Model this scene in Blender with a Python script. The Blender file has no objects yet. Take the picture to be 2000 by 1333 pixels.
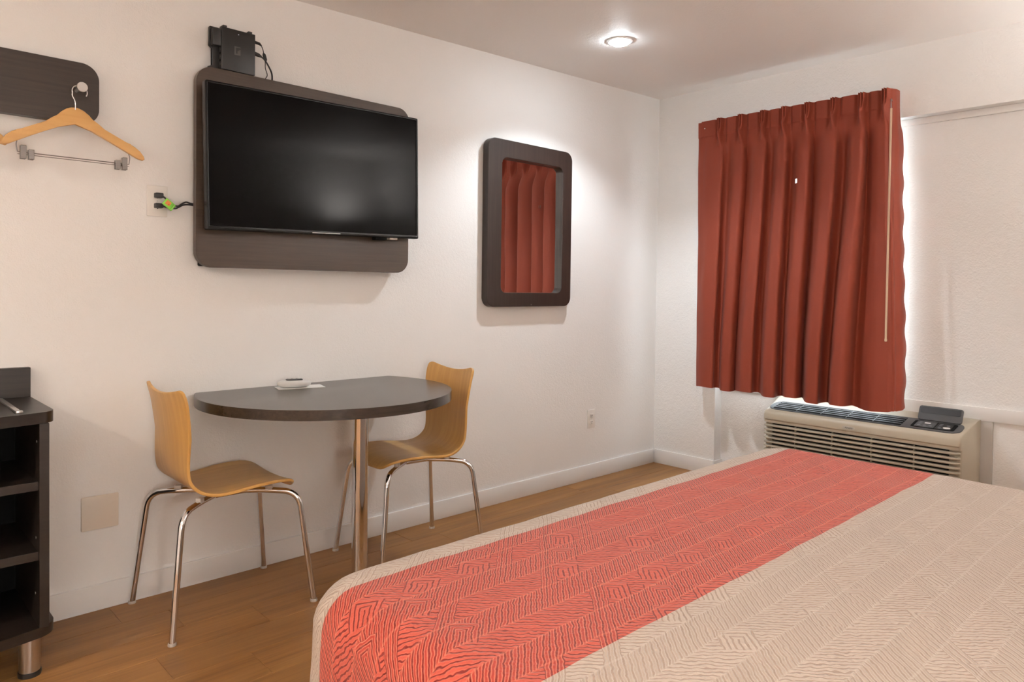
import bpy, bmesh, math, random
from mathutils import Vector, Matrix, noise
random.seed(7)
sc = bpy.context.scene
COL = sc.collection
PI = math.pi

# ------------------------------------------------------------------ camera
cam_d = bpy.data.cameras.new('camera')
cam_d.sensor_width = 36.0
cam_d.lens = 1408.04 / 2000 * 36
cam_d.shift_y = -(666.5 - 592.5) / 2000
cam_d.clip_start = 0.02
cam = bpy.data.objects.new('camera', cam_d)
COL.objects.link(cam)
_r = Vector((0.7248428, -0.68878941, 0.01311742))
_u = Vector((0.0052407, 0.02455318, 0.99968479))
_f = Vector((0.68889437, 0.72454558, -0.02140693))
cam.matrix_world = Matrix(((_r.x, _u.x, -_f.x, -4.0714), (_r.y, _u.y, -_f.y, -2.8617),
                           (_r.z, _u.z, -_f.z, 1.175), (0, 0, 0, 1)))
sc.camera = cam

# ------------------------------------------------------------------ world, exposure
sc.view_settings.view_transform = 'Standard'
sc.view_settings.look = 'None'
sc.view_settings.gamma = 1
sc.view_settings.use_curve_mapping = False
sc.view_settings.exposure = 0.30
world = bpy.data.worlds.new('daylight')
sc.world = world
world.use_nodes = True
bg = world.node_tree.nodes['Background']
bg.inputs[0].default_value = (0.86, 0.93, 1.0, 1)
bg.inputs[1].default_value = 11.0
portal_d = bpy.data.lights.new('window_portal', 'AREA')
portal_d.shape = 'RECTANGLE'; portal_d.size = 0.94; portal_d.size_y = 1.42
portal_d.cycles.is_portal = True
portal = bpy.data.objects.new('window_portal', portal_d); COL.objects.link(portal)
portal.location = (0.19, -0.99, 1.33); portal.rotation_euler = (0, PI / 2, 0)

LAMP_WHITE = ((0.85, 0.94, 1.0), 130.0, 52.0)
FILL_ROOM = ((1.0, 0.94, 0.88), 10.0)
FILL_UPLIGHT = ((1.0, 0.97, 0.94), 360.0)
FILL_UPLIGHT_2 = ((1.0, 0.95, 0.91), 320.0)
FILL_BED_L = ((1.0, 0.93, 0.85), 43.0)  # unseen near bedside lamp, added as low fill for the wall under the table
LAMP_BED_R = ((1.0, 0.80, 0.60), 3.5)
LAMP_WARM = ((1.0, 0.87, 0.74), 900.0)

# ------------------------------------------------------------------ material helpers
MATS = {}
class NT:
    def __init__(s, name):
        s.m = bpy.data.materials.new(name); s.m.use_nodes = True
        s.t = s.m.node_tree; s.b = s.t.nodes['Principled BSDF']; MATS[name] = s.m
    def n(s, typ, **k):
        nd = s.t.nodes.new(typ)
        for a, v in k.items(): setattr(nd, a, v)
        return nd
    def put(s, sock, v):
        if isinstance(v, bpy.types.NodeSocket): s.t.links.new(v, sock)
        elif v is not None:
            if hasattr(sock.default_value, '__len__') and not hasattr(v, '__len__'): v = (v, v, v)
            if hasattr(sock.default_value, '__len__') and len(sock.default_value) == 4 and len(v) == 3: v = (*v, 1)
            sock.default_value = v
    def math(s, op, a, b=None, c=None):
        nd = s.n('ShaderNodeMath', operation=op)
        s.put(nd.inputs[0], a)
        if b is not None: s.put(nd.inputs[1], b)
        if c is not None: s.put(nd.inputs[2], c)
        return nd.outputs[0]
    def mix(s, f, a, b):
        nd = s.n('ShaderNodeMix', data_type='RGBA')
        s.put(nd.inputs[0], f); s.put(nd.inputs[6], a); s.put(nd.inputs[7], b)
        return nd.outputs[2]
    def coord(s, which='Object', scale=(1, 1, 1), loc=None):
        tc = s.n('ShaderNodeTexCoord'); mp = s.n('ShaderNodeMapping')
        s.t.links.new(tc.outputs[which], mp.inputs[0]); mp.inputs['Scale'].default_value = scale
        if loc is not None: s.put(mp.inputs['Location'], loc)
        return mp.outputs[0]
    def noise(s, vec, scale, detail=2, rough=0.5, dist=0):
        nd = s.n('ShaderNodeTexNoise'); s.put(nd.inputs['Vector'], vec)
        nd.inputs['Scale'].default_value = scale; nd.inputs['Detail'].default_value = detail
        nd.inputs['Roughness'].default_value = rough; nd.inputs['Distortion'].default_value = dist
        return nd.outputs[0]
    def ramp(s, f, stops):
        nd = s.n('ShaderNodeValToRGB'); s.put(nd.inputs[0], f)
        e = nd.color_ramp.elements
        while len(e) < len(stops): e.new(0.5)
        for i, (p, c) in enumerate(stops):
            e[i].position = p; e[i].color = (*c, 1) if len(c) == 3 else c
        return nd.outputs[0]
    def bump(s, h, strength=0.3, dist=0.002):
        nd = s.n('ShaderNodeBump'); s.put(nd.inputs['Height'], h)
        nd.inputs['Strength'].default_value = strength; nd.inputs['Distance'].default_value = dist
        s.t.links.new(nd.outputs[0], s.b.inputs['Normal'])
    def set(s, **k):
        for a, v in k.items(): s.put(s.b.inputs[a.replace('_', ' ')], v)
        return s

def simple(name, col, rough=0.5, metal=0.0, spec=0.5, **k):
    n = NT(name); n.set(Base_Color=col, Roughness=rough, Metallic=metal, **k)
    n.b.inputs['Specular IOR Level'].default_value = spec
    return n.m

def wall_mat(name, col, bump=0.35, scale=160, rough=0.42):
    n = NT(name)
    co = n.coord()
    a = n.noise(co, scale, 3, 0.6)
    b = n.noise(co, scale * 0.35, 2, 0.5)
    c = n.noise(co, 1.3, 2, 0.5)
    colr = n.mix(n.math('MULTIPLY', c, 0.25), col, tuple(x * 0.93 for x in col))
    n.set(Base_Color=colr, Roughness=rough)
    n.b.inputs['Specular IOR Level'].default_value = 0.45
    n.bump(n.math('ADD', a, n.math('MULTIPLY', b, 0.8)), bump, 0.004)
    return n.m
wall_mat('wall_paint', (0.86, 0.845, 0.83), 0.28, 190)
wall_mat('panel_paint', (0.86, 0.85, 0.84), 0.6, 110)
wall_mat('ceiling_paint', (0.92, 0.90, 0.88), 0.3, 120, 0.6)
simple('trim_paint', (0.80, 0.785, 0.77), 0.32)
simple('white_plastic', (0.78, 0.75, 0.71), 0.35)
simple('off_white_plastic', (0.74, 0.66, 0.57), 0.35)
simple('black_plastic', (0.012, 0.011, 0.011), 0.42)
simple('black_matte', (0.006, 0.006, 0.006), 0.8, spec=0.08)
simple('slot_black', (0.01, 0.01, 0.01), 0.9, spec=0.1)
simple('chrome', (0.80, 0.81, 0.83), 0.06, 1.0)
simple('brushed_steel', (0.62, 0.60, 0.58), 0.28, 1.0)
simple('clip_steel', (0.28, 0.26, 0.25), 0.32, 1.0)
simple('gunmetal', (0.065, 0.065, 0.068), 0.5, 0.0, 0.35)
simple('slat_grey', (0.14, 0.145, 0.16), 0.4, 0.0)
simple('ac_beige', (0.44, 0.385, 0.30), 0.42)
simple('ac_text', (0.05, 0.05, 0.05), 0.5)
simple('ac_badge', (0.50, 0.47, 0.42), 0.3)
simple('flange_grey', (0.50, 0.47, 0.44), 0.45)
simple('screen', (0.003, 0.0026, 0.0026), 0.08, spec=0.07)
simple('tv_bezel', (0.006, 0.0055, 0.0055), 0.25, spec=0.2)
simple('green_tag', (0.22, 0.62, 0.06), 0.4)
simple('orange_print', (0.75, 0.25, 0.06), 0.5)
simple('red_print', (0.45, 0.03, 0.02), 0.5)
simple('paper', (0.80, 0.79, 0.76), 0.6)
simple('remote_grey', (0.62, 0.61, 0.59), 0.35)
simple('remote_dark', (0.02, 0.02, 0.02), 0.4)
simple('wand', (0.62, 0.45, 0.30), 0.35)
simple('logo_grey', (0.075, 0.07, 0.065), 0.5)
simple('rubber', (0.02, 0.02, 0.022), 0.6)
simple('clear_plastic', (0.48, 0.43, 0.38), 0.3)
simple('lining', (0.52, 0.48, 0.45), 0.8)
simple('mattress', (0.75, 0.72, 0.68), 0.9)
simple('aluminium', (0.72, 0.72, 0.72), 0.35, 0.8)
simple('led_white', (0.8, 0.85, 1.0), 0.3)
_n = NT('mirror_glass'); _n.set(Base_Color=(0.86, 0.87, 0.86), Roughness=0.015, Metallic=1.0)
_n = NT('window_glass'); _n.set(Base_Color=(0.95, 0.97, 0.97), Roughness=0.02)
_n.b.inputs['Transmission Weight'].default_value = 1.0; _n.b.inputs['IOR'].default_value = 1.05

def lens(name, col, st):
    n = NT(name); n.set(Base_Color=(0.9, 0.9, 0.9), Emission_Color=col, Emission_Strength=st); return n.m

def dark_wood(name, c1, c2, rough, axis=0):
    n = NT(name)
    sc_ = [90, 90, 90]; sc_[axis] = 3.0
    g = n.noise(n.coord('Object', tuple(sc_)), 1.0, 4, 0.6)
    n.set(Base_Color=n.ramp(g, [(0.3, c1), (0.7, c2)]), Roughness=rough)
    n.bump(g, 0.12, 0.001); return n.m
dark_wood('wenge', (0.022, 0.014, 0.010), (0.040, 0.027, 0.020), 0.36, 0)
dark_wood('wenge_vertical', (0.018, 0.010, 0.008), (0.032, 0.020, 0.015), 0.35, 2)
dark_wood('wenge_cabinet', (0.011, 0.0075, 0.0058), (0.022, 0.0150, 0.0115), 0.36, 0)
dark_wood('headboard_wood', (0.05, 0.018, 0.012), (0.09, 0.035, 0.022), 0.4, 0)
dark_wood('wenge_table', (0.024, 0.016, 0.011), (0.046, 0.032, 0.024), 0.24, 0)
dark_wood('wenge_panel', (0.040, 0.024, 0.015), (0.062, 0.040, 0.026), 0.38, 0)

def pale_wood(name, c1, c2, rough, sv):
    n = NT(name)
    g = n.noise(n.coord('Object', sv), 1.0, 4, 0.55)
    n.set(Base_Color=n.ramp(g, [(0.25, c1), (0.75, c2)]), Roughness=rough)
    n.b.inputs['Coat Weight'].default_value = 0.12; n.b.inputs['Coat Roughness'].default_value = 0.2
    return n.m
pale_wood('chair_ply', (0.52, 0.275, 0.070), (0.63, 0.355, 0.105), 0.40, (4, 60, 4))
pale_wood('chair_ply_edge', (0.42, 0.20, 0.06), (0.50, 0.26, 0.08), 0.42, (40, 40, 200))
pale_wood('hanger_wood', (0.60, 0.33, 0.11), (0.68, 0.40, 0.15), 0.38, (6, 60, 60))

# floor boards: grain runs along the board, every board its own tone
n = NT('floor_board')
oi = n.n('ShaderNodeObjectInfo')
rnd = oi.outputs['Random']
cx = n.n('ShaderNodeCombineXYZ'); n.put(cx.inputs[0], n.math('MULTIPLY', rnd, 37.0)); n.put(cx.inputs[1], n.math('MULTIPLY', rnd, 91.0))
co = n.coord('Object', (1.1, 13, 13), cx.outputs[0])
g1 = n.noise(co, 1.0, 5, 0.6, 0.6)
co2 = n.coord('Object', (2.2, 90, 90), cx.outputs[0])
g2 = n.noise(co2, 1.0, 3, 0.6)
gg = n.math('ADD', n.math('MULTIPLY', g1, 0.72), n.math('MULTIPLY', g2, 0.28))
c = n.ramp(gg, [(0.28, (0.130, 0.054, 0.013)), (0.48, (0.270, 0.124, 0.034)), (0.72, (0.40, 0.200, 0.062))])
c = n.mix(n.math('MULTIPLY', rnd, 0.30), c, (0.17, 0.085, 0.032, 1))
n.set(Base_Color=c, Roughness=n.math('ADD', 0.36, n.math('MULTIPLY', g2, 0.12)))
n.b.inputs['Specular IOR Level'].default_value = 0.3
n.bump(gg, 0.08, 0.002)

# curtain cloth
n = NT('curtain_cloth')
co = n.coord('UV', (1400, 1400, 1))
w = n.noise(co, 1.0, 1)
w2 = n.noise(n.coord('UV', (9, 2, 1)), 1.0, 3, 0.6)
col = n.mix(w, (0.195, 0.031, 0.013, 1), (0.290, 0.050, 0.021, 1))
n.set(Base_Color=n.mix(n.math('MULTIPLY', w2, 0.3), col, (0.27, 0.045, 0.026, 1)), Roughness=0.62)
n.b.inputs['Sheen Weight'].default_value = 0.06
n.b.inputs['Specular IOR Level'].default_value = 0.35
n.bump(n.math('ADD', w2, n.math('MULTIPLY', w, 0.15)), 0.25, 0.006)

# bedspread print: zigzag bands filled with fine maze lines, one drawing in two colourings; band tones carry painted light
def spread(name, dark, mid, line, bumpk):
    n = NT(name)
    tc = n.n('ShaderNodeTexCoord'); sp = n.n('ShaderNodeSeparateXYZ')
    n.t.links.new(tc.outputs['UV'], sp.inputs[0])
    U0, V0 = sp.outputs[0], sp.outputs[1]
    wob = n.noise(n.coord('UV', (38, 38, 1)), 1.0, 2)
    wv = n.math('MULTIPLY', n.math('SUBTRACT', wob, 0.5), 0.010)
    wob2 = n.noise(n.coord('UV', (36, 42, 1), (7.3, 2.1, 0)), 1.0, 2)
    wu = n.math('MULTIPLY', n.math('SUBTRACT', wob2, 0.5), 0.007)
    U = n.math('ADD', U0, wu); V = n.math('ADD', V0, wv)
    BAND, PITCH, CELL = 0.066, 0.0102, 0.0918
    A_ = n.math('MULTIPLY', n.math('SUBTRACT', U, V), 0.70711)      # across the lines that run one diagonal
    B_ = n.math('MULTIPLY', n.math('ADD', U, V), 0.70711)           # across the lines of the other diagonal
    w_ = n.math('DIVIDE', V, BAND)
    row = n.math('FLOOR', w_); fw = n.math('FRACT', w_)
    odd = n.math('PINGPONG', row, 1.0)
    def cellrand(a, b):
        cb = n.n('ShaderNodeCombineXYZ'); n.put(cb.inputs[0], a); n.put(cb.inputs[1], b)
        wn = n.n('ShaderNodeTexWhiteNoise', noise_dimensions='2D'); n.t.links.new(cb.outputs[0], wn.inputs['Vector']); return wn.outputs[0]
    ca = n.math('FLOOR', n.math('DIVIDE', A_, CELL)); cb_ = n.math('FLOOR', n.math('DIVIDE', B_, CELL))
    # in a few cells a bundle of lines carries on through the neighbouring band
    strip = n.math('LESS_THAN', n.math('FRACT', n.math('DIVIDE', A_, CELL)), 0.34)
    flip = n.math('MULTIPLY', n.math('GREATER_THAN', cellrand(ca, row), 0.45), n.math('MULTIPLY', strip, odd))
    ori = n.math('SUBTRACT', odd, flip)
    # squared-off spirals inside some cells
    fa = n.math('ABSOLUTE', n.math('SUBTRACT', n.math('FRACT', n.math('DIVIDE', A_, CELL)), 0.5))
    fb1 = n.math('SUBTRACT', n.math('FRACT', n.math('DIVIDE', B_, CELL)), 0.5)
    fb = n.math('ABSOLUTE', fb1)
    s_pk = n.math('DIVIDE', n.math('MULTIPLY', n.math('MAXIMUM', fa, n.math('MULTIPLY', fb1, 0.9)), CELL), PITCH)
    inside = n.math('LESS_THAN', n.math('MAXIMUM', fa, fb), 0.36)
    pocket = n.math('MULTIPLY', n.math('GREATER_THAN', cellrand(n.math('ADD', ca, 31.0), n.math('ADD', cb_, 17.0)), 0.74), inside)
    s = n.math('ADD', n.math('MULTIPLY', n.math('DIVIDE', n.math('ADD', B_, n.math('MULTIPLY', n.noise(n.coord('UV', (60, 60, 1), (3.1, 9.2, 0)), 1.0, 1), 0.012)), PITCH), ori), n.math('MULTIPLY', n.math('DIVIDE', A_, PITCH), n.math('SUBTRACT', 1.0, ori)))
    s = n.math('ADD', n.math('MULTIPLY', s_pk, pocket), n.math('MULTIPLY', s, n.math('SUBTRACT', 1.0, pocket)))
    d = n.math('MULTIPLY', n.math('ABSOLUTE', n.math('SUBTRACT', n.math('FRACT', s), 0.5)), 2.0)   # 0 line centre .. 1 gap
    # two thin lines border every raised rib
    ln = n.math('SMOOTH_MIN', n.math('ABSOLUTE', n.math('SUBTRACT', d, 0.52)), 1.0, 0.02)
    lines = n.ramp(ln, [(0.10, (1, 1, 1)), (0.26, (0, 0, 0))])
    border = n.ramp(n.math('ABSOLUTE', n.math('SUBTRACT', fw, 0.5)), [(0.455, (0, 0, 0)), (0.475, (1, 1, 1))])
    rib = n.ramp(n.math('SUBTRACT', d, n.math('MULTIPLY', ori, 0.16)), [(0.40, (1, 1, 1)), (0.62, (0, 0, 0))])
    bm_ = n.mix(ori, n.mix(0.30, mid, dark), n.mix(0.22, mid, line))  # light on the two rib directions put into the band colour
    base = n.mix(rib, dark, bm_)
    fac = n.math('MINIMUM', n.math('ADD', n.math('MULTIPLY', lines, n.math('SUBTRACT', 0.80, n.math('MULTIPLY', ori, 0.55))), n.math('MULTIPLY', border, 0.28)), 1.0)
    col = n.mix(fac, base, line)
    n.set(Base_Color=col, Roughness=0.78)
    n.b.inputs['Specular IOR Level'].default_value = 0.25
    n.b.inputs['Sheen Weight'].default_value = 0.15
    puck = n.noise(n.coord('UV', (95, 95, 1)), 1.0, 2)
    n.bump(n.math('ADD', n.math('MULTIPLY', rib, 0.7), n.math('MULTIPLY', puck, 0.9)), bumpk, 0.006)
    return n.m
spread('spread_beige', (0.37, 0.275, 0.215, 1), (0.50, 0.402, 0.330, 1), (0.60, 0.515, 0.445, 1), 0.5)
spread('spread_red', (0.190, 0.013, 0.008, 1), (0.46, 0.047, 0.027, 1), (0.70, 0.200, 0.122, 1), 0.5)

# ------------------------------------------------------------------ object helpers
def prop(o, label=None, cat=None, group=None, kind=None):
    if label: o['label'] = label
    if cat: o['category'] = cat
    if group: o['group'] = group
    if kind: o['kind'] = kind
    return o

def thing(name, label, cat, loc=(0, 0, 0), rotz=0.0, group=None):
    o = bpy.data.objects.new(name, None); COL.objects.link(o)
    o.empty_display_size = 0.1
    o.location = loc; o.rotation_euler = (0, 0, rotz)
    prop(o, label, cat, group)
    return o

def root_of(o):
    while o.parent: o = o.parent
    return o

def obj(name, bm, mat, parent=None, local=False, smooth=35, label=None):
    """bm in world coordinates unless local"""
    if parent is not None and not local:
        rt = root_of(parent)
        M = Matrix.Translation(rt.location) @ Matrix.Rotation(rt.rotation_euler.z, 4, 'Z')
        bm.transform(M.inverted())
    bmesh.ops.recalc_face_normals(bm, faces=bm.faces) if smooth != 'keep' else None
    me = bpy.data.meshes.new(name); bm.to_mesh(me); bm.free()
    if smooth:
        for p in me.polygons: p.use_smooth = True
        if smooth != 'keep': me.set_sharp_from_angle(angle=math.radians(smooth))
    ms = mat if isinstance(mat, (list, tuple)) else [mat]
    for m in ms: me.materials.append(MATS[m])
    o = bpy.data.objects.new(name, me); COL.objects.link(o)
    if parent is not None: o.parent = parent
    if label: o['label'] = label
    return o

def single(name, bm, mat, label, cat, group=None, smooth=35):
    return prop(obj(name, bm, mat, None, smooth=smooth), label, cat, group)

def struct(name, bm, mat, smooth=35):
    return prop(obj(name, bm, mat, None, smooth=smooth), kind='structure')

def new(): return bmesh.new()

def box(bm, x0, x1, y0, y1, z0, z1, bev=0.0, seg=2):
    vs = [bm.verts.new(p) for p in ((x0, y0, z0), (x1, y0, z0), (x1, y1, z0), (x0, y1, z0),
                                    (x0, y0, z1), (x1, y0, z1), (x1, y1, z1), (x0, y1, z1))]
    fs = [bm.faces.new([vs[i] for i in f]) for f in
          ((3, 2, 1, 0), (4, 5, 6, 7), (0, 1, 5, 4), (1, 2, 6, 5), (2, 3, 7, 6), (3, 0, 4, 7))]
    if bev:
        es = list({e for f in fs for e in f.edges})
        bmesh.ops.bevel(bm, geom=es, offset=bev, segments=seg, profile=0.5, affect='EDGES')
    return bm

def bx(*a, **k): return box(new(), *a, **k)

def rrect(x0, x1, y0, y1, r, n=8):
    pts = []
    for cx_, cy_, a0 in ((x1 - r, y1 - r, 0), (x0 + r, y1 - r, 90), (x0 + r, y0 + r, 180), (x1 - r, y0 + r, 270)):
        for i in range(n + 1):
            a = math.radians(a0 + 90 * i / n)
            pts.append((cx_ + r * math.cos(a), cy_ + r * math.sin(a)))
    return pts

def prism(bm, pts, a0, a1, axis='y', bev=0.0, seg=2):
    """closed outline in the plane across `axis`, extruded from a0 to a1.
    axis y: pts are (x,z); axis z: (x,y); axis x: (y,z)"""
    def P(p, a):
        return (p[0], a, p[1]) if axis == 'y' else ((p[0], p[1], a) if axis == 'z' else (a, p[0], p[1]))
    lo = [bm.verts.new(P(p, a0)) for p in pts]; hi = [bm.verts.new(P(p, a1)) for p in pts]
    n_ = len(pts)
    caps = [bm.faces.new(lo[::-1]), bm.faces.new(hi)]
    for i in range(n_):
        j = (i + 1) % n_
        bm.faces.new((lo[i], lo[j], hi[j], hi[i]))
    if bev:
        es = list({e for f in caps for e in f.edges})
        bmesh.ops.bevel(bm, geom=es, offset=bev, segments=seg, profile=0.5, affect='EDGES')
    return bm

def ring(bm, outer, inner, a0, a1, axis='y', bev=0.0):
    """frame between two outlines with the same number of points"""
    def P(p, a):
        return (p[0], a, p[1]) if axis == 'y' else ((p[0], p[1], a) if axis == 'z' else (a, p[0], p[1]))
    L = [[bm.verts.new(P(p, a)) for p in o] for o in (outer, inner) for a in (a0, a1)]
    o0, o1, i0, i1 = L; n_ = len(outer); es = []
    for k in range(n_):
        j = (k + 1) % n_
        for f in ((o0[k], o0[j], o1[j], o1[k]), (i1[k], i1[j], i0[j], i0[k]), (o1[k], o1[j], i1[j], i1[k]), (i0[k], i0[j], o0[j], o0[k])):
            bm.faces.new(f)
    if bev:
        bm.edges.ensure_lookup_table()
        ed = []
        for lst in (o0, i0) if a0 < a1 else (o1, i1):
            for k in range(n_):
                e = bm.edges.get((lst[k], lst[(k + 1) % n_]))
                if e: ed.append(e)
        bmesh.ops.bevel(bm, geom=ed, offset=bev, segments=2, profile=0.5, affect='EDGES')
    return bm

def fillet(pts, r, n=6):
    """polyline with its inner corners rounded"""
    P = [Vector(p) for p in pts]; out = [P[0]]
    for i in range(1, len(P) - 1):
        a, b, c = P[i - 1], P[i], P[i + 1]
        rr = min(r, (a - b).length * 0.48, (c - b).length * 0.48)
        s = b + (a - b).normalized() * rr; e = b + (c - b).normalized() * rr
        for k in range(n + 1):
            t = k / n; out.append(s * (1 - t) ** 2 + b * 2 * t * (1 - t) + e * t * t)
    out.append(P[-1]); return out

def tube(bm, pts, r, n=12, cap=True):
    P = [Vector(p) for p in pts]; R = r if isinstance(r, (list, tuple)) else [r] * len(P)
    t0 = (P[1] - P[0]).normalized()
    nn = t0.orthogonal().normalized(); rings = []
    for i, p in enumerate(P):
        t = ((P[min(i + 1, len(P) - 1)] - P[max(i - 1, 0)])).normalized()
        nn = (nn - t * nn.dot(t)).normalized(); b = t.cross(nn)
        rings.append([bm.verts.new(p + (nn * math.cos(2 * PI * k / n) + b * math.sin(2 * PI * k / n)) * R[i]) for k in range(n)])
    for a, b in zip(rings, rings[1:]):
        for k in range(n): bm.faces.new((a[k], a[(k + 1) % n], b[(k + 1) % n], b[k]))
    if cap: bm.faces.new(rings[0][::-1]); bm.faces.new(rings[-1])
    return bm

def lathe(bm, prof, origin, axis=(0, 0, 1), n=32):
    """profile of (radius, height) turned about an axis"""
    ax = Vector(axis).normalized(); e1 = ax.orthogonal().normalized(); e2 = ax.cross(e1); o = Vector(origin)
    rings = []
    for r, h in prof:
        if r < 1e-6: rings.append([bm.verts.new(o + ax * h)])
        else: rings.append([bm.verts.new(o + ax * h + (e1 * math.cos(2 * PI * k / n) + e2 * math.sin(2 * PI * k / n)) * r) for k in range(n)])
    for a, b in zip(rings, rings[1:]):
        for k in range(n):
            j = (k + 1) % n
            if len(a) == 1 and len(b) == 1: continue
            if len(a) == 1: bm.faces.new((a[0], b[j], b[k]))
            elif len(b) == 1: bm.faces.new((a[k], a[j], b[0]))
            else: bm.faces.new((a[k], a[j], b[j], b[k]))
    return bm

def cyl(bm, origin, r, h, axis=(0, 0, 1), n=24, bev=0.0):
    prof = [(0, 0), (r - bev, 0), (r, bev), (r, h - bev), (r - bev, h), (0, h)] if bev else [(0, 0), (r, 0), (r, h), (0, h)]
    return lathe(bm, prof, origin, axis, n)

def smooth_path(pts, k=6):
    """Catmull-Rom through points"""
    P = [Vector(p) for p in pts]; P = [P[0] * 2 - P[1]] + P + [P[-1] * 2 - P[-2]]; out = []
    for i in range(1, len(P) - 2):
        a, b, c, d = P[i - 1:i + 3]
        for j in range(k):
            t = j / k
            out.append(0.5 * ((2 * b) + (c - a) * t + (2 * a - 5 * b + 4 * c - d) * t * t + (3 * b - a - 3 * c + d) * t ** 3))
    out.append(P[-2]); return out

# ------------------------------------------------------------------ room shell
XW, YS = -7.0, -3.72          # far left wall, wall behind the bed
WN, WE = 0.012, 0.012         # faces of the two walls in view
NI = 0.092                    # face of the recessed part of the window wall
def ceil_z(x): return 2.458 + 0.0295 * x

bm = new()
prism(bm, [(XW - 0.1, 0), (0.30, 0), (0.30, ceil_z(0.30)), (XW - 0.1, ceil_z(XW - 0.1))], WN, 0.15, 'y')
struct('wall_north', bm, 'wall_paint')
bm = new()
prism(bm, [(XW - 0.1, 0), (0.30, 0), (0.30, ceil_z(0.30)), (XW - 0.1, ceil_z(XW - 0.1))], YS - 0.12, YS, 'y')
struct('wall_south', bm, 'wall_paint')
struct('wall_west', bx(XW - 0.1, XW, YS, WN, 0, ceil_z(XW)), 'wall_paint')
NY0 = -0.448                  # where the niche starts
WY0, WY1, WZ0, WZ1 = -1.46, -0.52, 0.62, 2.04
bm = new()
box(bm, WE, 0.25, NY0, WN, 0, ceil_z(WE))                       # strip beside the corner
box(bm, WE, 0.25, YS, NY0, 2.092, ceil_z(WE))                   # header
for a in ((YS, WY0, 0, 2.092), (WY1, NY0, 0, 2.092), (WY0, WY1, 0, WZ0), (WY0, WY1, WZ1, 2.092)):
    box(bm, NI, 0.25, *a)
struct('wall_east', bm, 'panel_paint')
bm = new()
prism(bm, [(XW - 0.1, ceil_z(XW - 0.1)), (0.30, ceil_z(0.30)), (0.30, 2.62), (XW - 0.1, 2.62)], YS - 0.12, 0.15, 'y')
struct('ceiling', bm, 'ceiling_paint')
struct('floor', bx(XW - 0.1, 0.30, YS - 0.12, 0.15, -0.08, -0.008), 'slot_black')
floor = bpy.data.objects['floor']
# boards, each its own piece, running along the wall with the mirror
PW = 0.162
y = 0.0; row = 0
while y > YS + 0.005:
    y1 = max(y - PW, YS)
    x = 0.0 - (0.37 + 0.61 * ((row * 0.618) % 1.0)) if row else -0.9
    prev = NI
    cuts = []
    while x > XW: cuts.append(x); x -= 1.22
    cuts.append(XW)
    for cx_ in cuts:
        if prev - cx_ > 0.01:
            yt = WN if row == 0 else y
            bmx = bx(cx_ + 0.0006, prev - 0.0006, y1 + 0.0005, yt - 0.0005, -0.008, 0.0, bev=0.0009, seg=1)
            c0 = Vector(((cx_ + prev) / 2, (y + y1) / 2, 0))
            bmx.transform(Matrix.Translation(-c0))
            o = obj('floor_board', bmx, 'floor_board', None, smooth=0)
            o.parent = floor; o.location = c0
        prev = cx_
    y = y1; row += 1

BH = 0.093
def baseboard(name, pts_boxes):
    bm = new()
    for b in pts_boxes: box(bm, *b, bev=0.003, seg=2)
    struct(name, bm, 'trim_paint')
baseboard('baseboard_north', [(XW, 0.0, 0.0, WN, 0, BH)])
baseboard('baseboard_east', [(0.0, WE, NY0, 0.0, 0, BH), (0.0, NI, NY0 - 0.012, NY0, 0, BH)])
baseboard('baseboard_south', [(XW, -0.0, YS, YS + 0.012, 0, BH)])
baseboard('baseboard_west', [(XW, XW + 0.012, YS, 0.0, 0, BH)])
struct('trim_1', bx(NI - 0.016, NI, YS, NY0, 2.058, 2.092, bev=0.003), 'trim_paint')
struct('trim_2', bx(NI - 0.018, NI, YS, NY0, 0.545, 0.612, bev=0.003), 'trim_paint')

# window behind the curtain
bm = new()
wf = struct('window_1', ring(bm, rrect(WY0, WY1, WZ0, WZ1, 0.001, 1), rrect(WY0 + 0.04, WY1 - 0.04, WZ0 + 0.04, WZ1 - 0.04, 0.001, 1), 0.13, 0.18, 'x'), 'aluminium', smooth=0)
obj('mullion', bx(0.135, 0.175, -1.005, -0.975, WZ0 + 0.04, WZ1 - 0.04), 'aluminium', wf, smooth=0)
obj('pane', bx(0.152, 0.158, WY0 + 0.04, -1.005, WZ0 + 0.04, WZ1 - 0.04), 'window_glass', wf, smooth=0)
obj('pane', bx(0.152, 0.158, -0.975, WY1 - 0.04, WZ0 + 0.04, WZ1 - 0.04), 'window_glass', wf, smooth=0)
obj('window_sill', bx(0.06, 0.13, WY0 - 0.01, WY1 + 0.01, 0.612, 0.624, bev=0.002), 'trim_paint', wf)

# ------------------------------------------------------------------ ceiling lamps and added fill lamps
def downlight(x, y, spec, label, r=0.050):
    z = ceil_z(x)
    key = 'lens_%d' % len(MATS); lens(key, spec[0], spec[1])
    t = thing('ceiling_downlight', label, 'ceiling light', (x, y, z), group='round ceiling downlights')
    obj('trim_ring', lathe(new(), [(r, 0.004), (r, -0.006), (r + 0.006, -0.009), (r + 0.016, -0.006), (r + 0.02, 0.004)], (x, y, z), n=40), 'trim_paint', t)
    obj('lens', lathe(new(), [(r, -0.004), (r * 0.95, -0.012), (r * 0.8, -0.018), (r * 0.5, -0.022), (0, -0.024)], (x, y, z), n=40), key, t)
    if len(spec) > 2:                      # reflector lamp: most of its light goes down in a wide soft cone
        ld = bpy.data.lights.new('reflector_beam', 'SPOT'); ld.energy = spec[2] * 0.85; ld.color = spec[0]
        ld.spot_size = math.radians(128); ld.spot_blend = 0.5; ld.shadow_soft_size = 0.04
        lo = bpy.data.objects.new('reflector_beam', ld); COL.objects.link(lo)
        lo.parent = t; lo.location = (0, 0, -0.045)
    return t
downlight(-1.18, -0.58, LAMP_WHITE, 'small round white downlight glowing in the ceiling near the corner')
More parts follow.
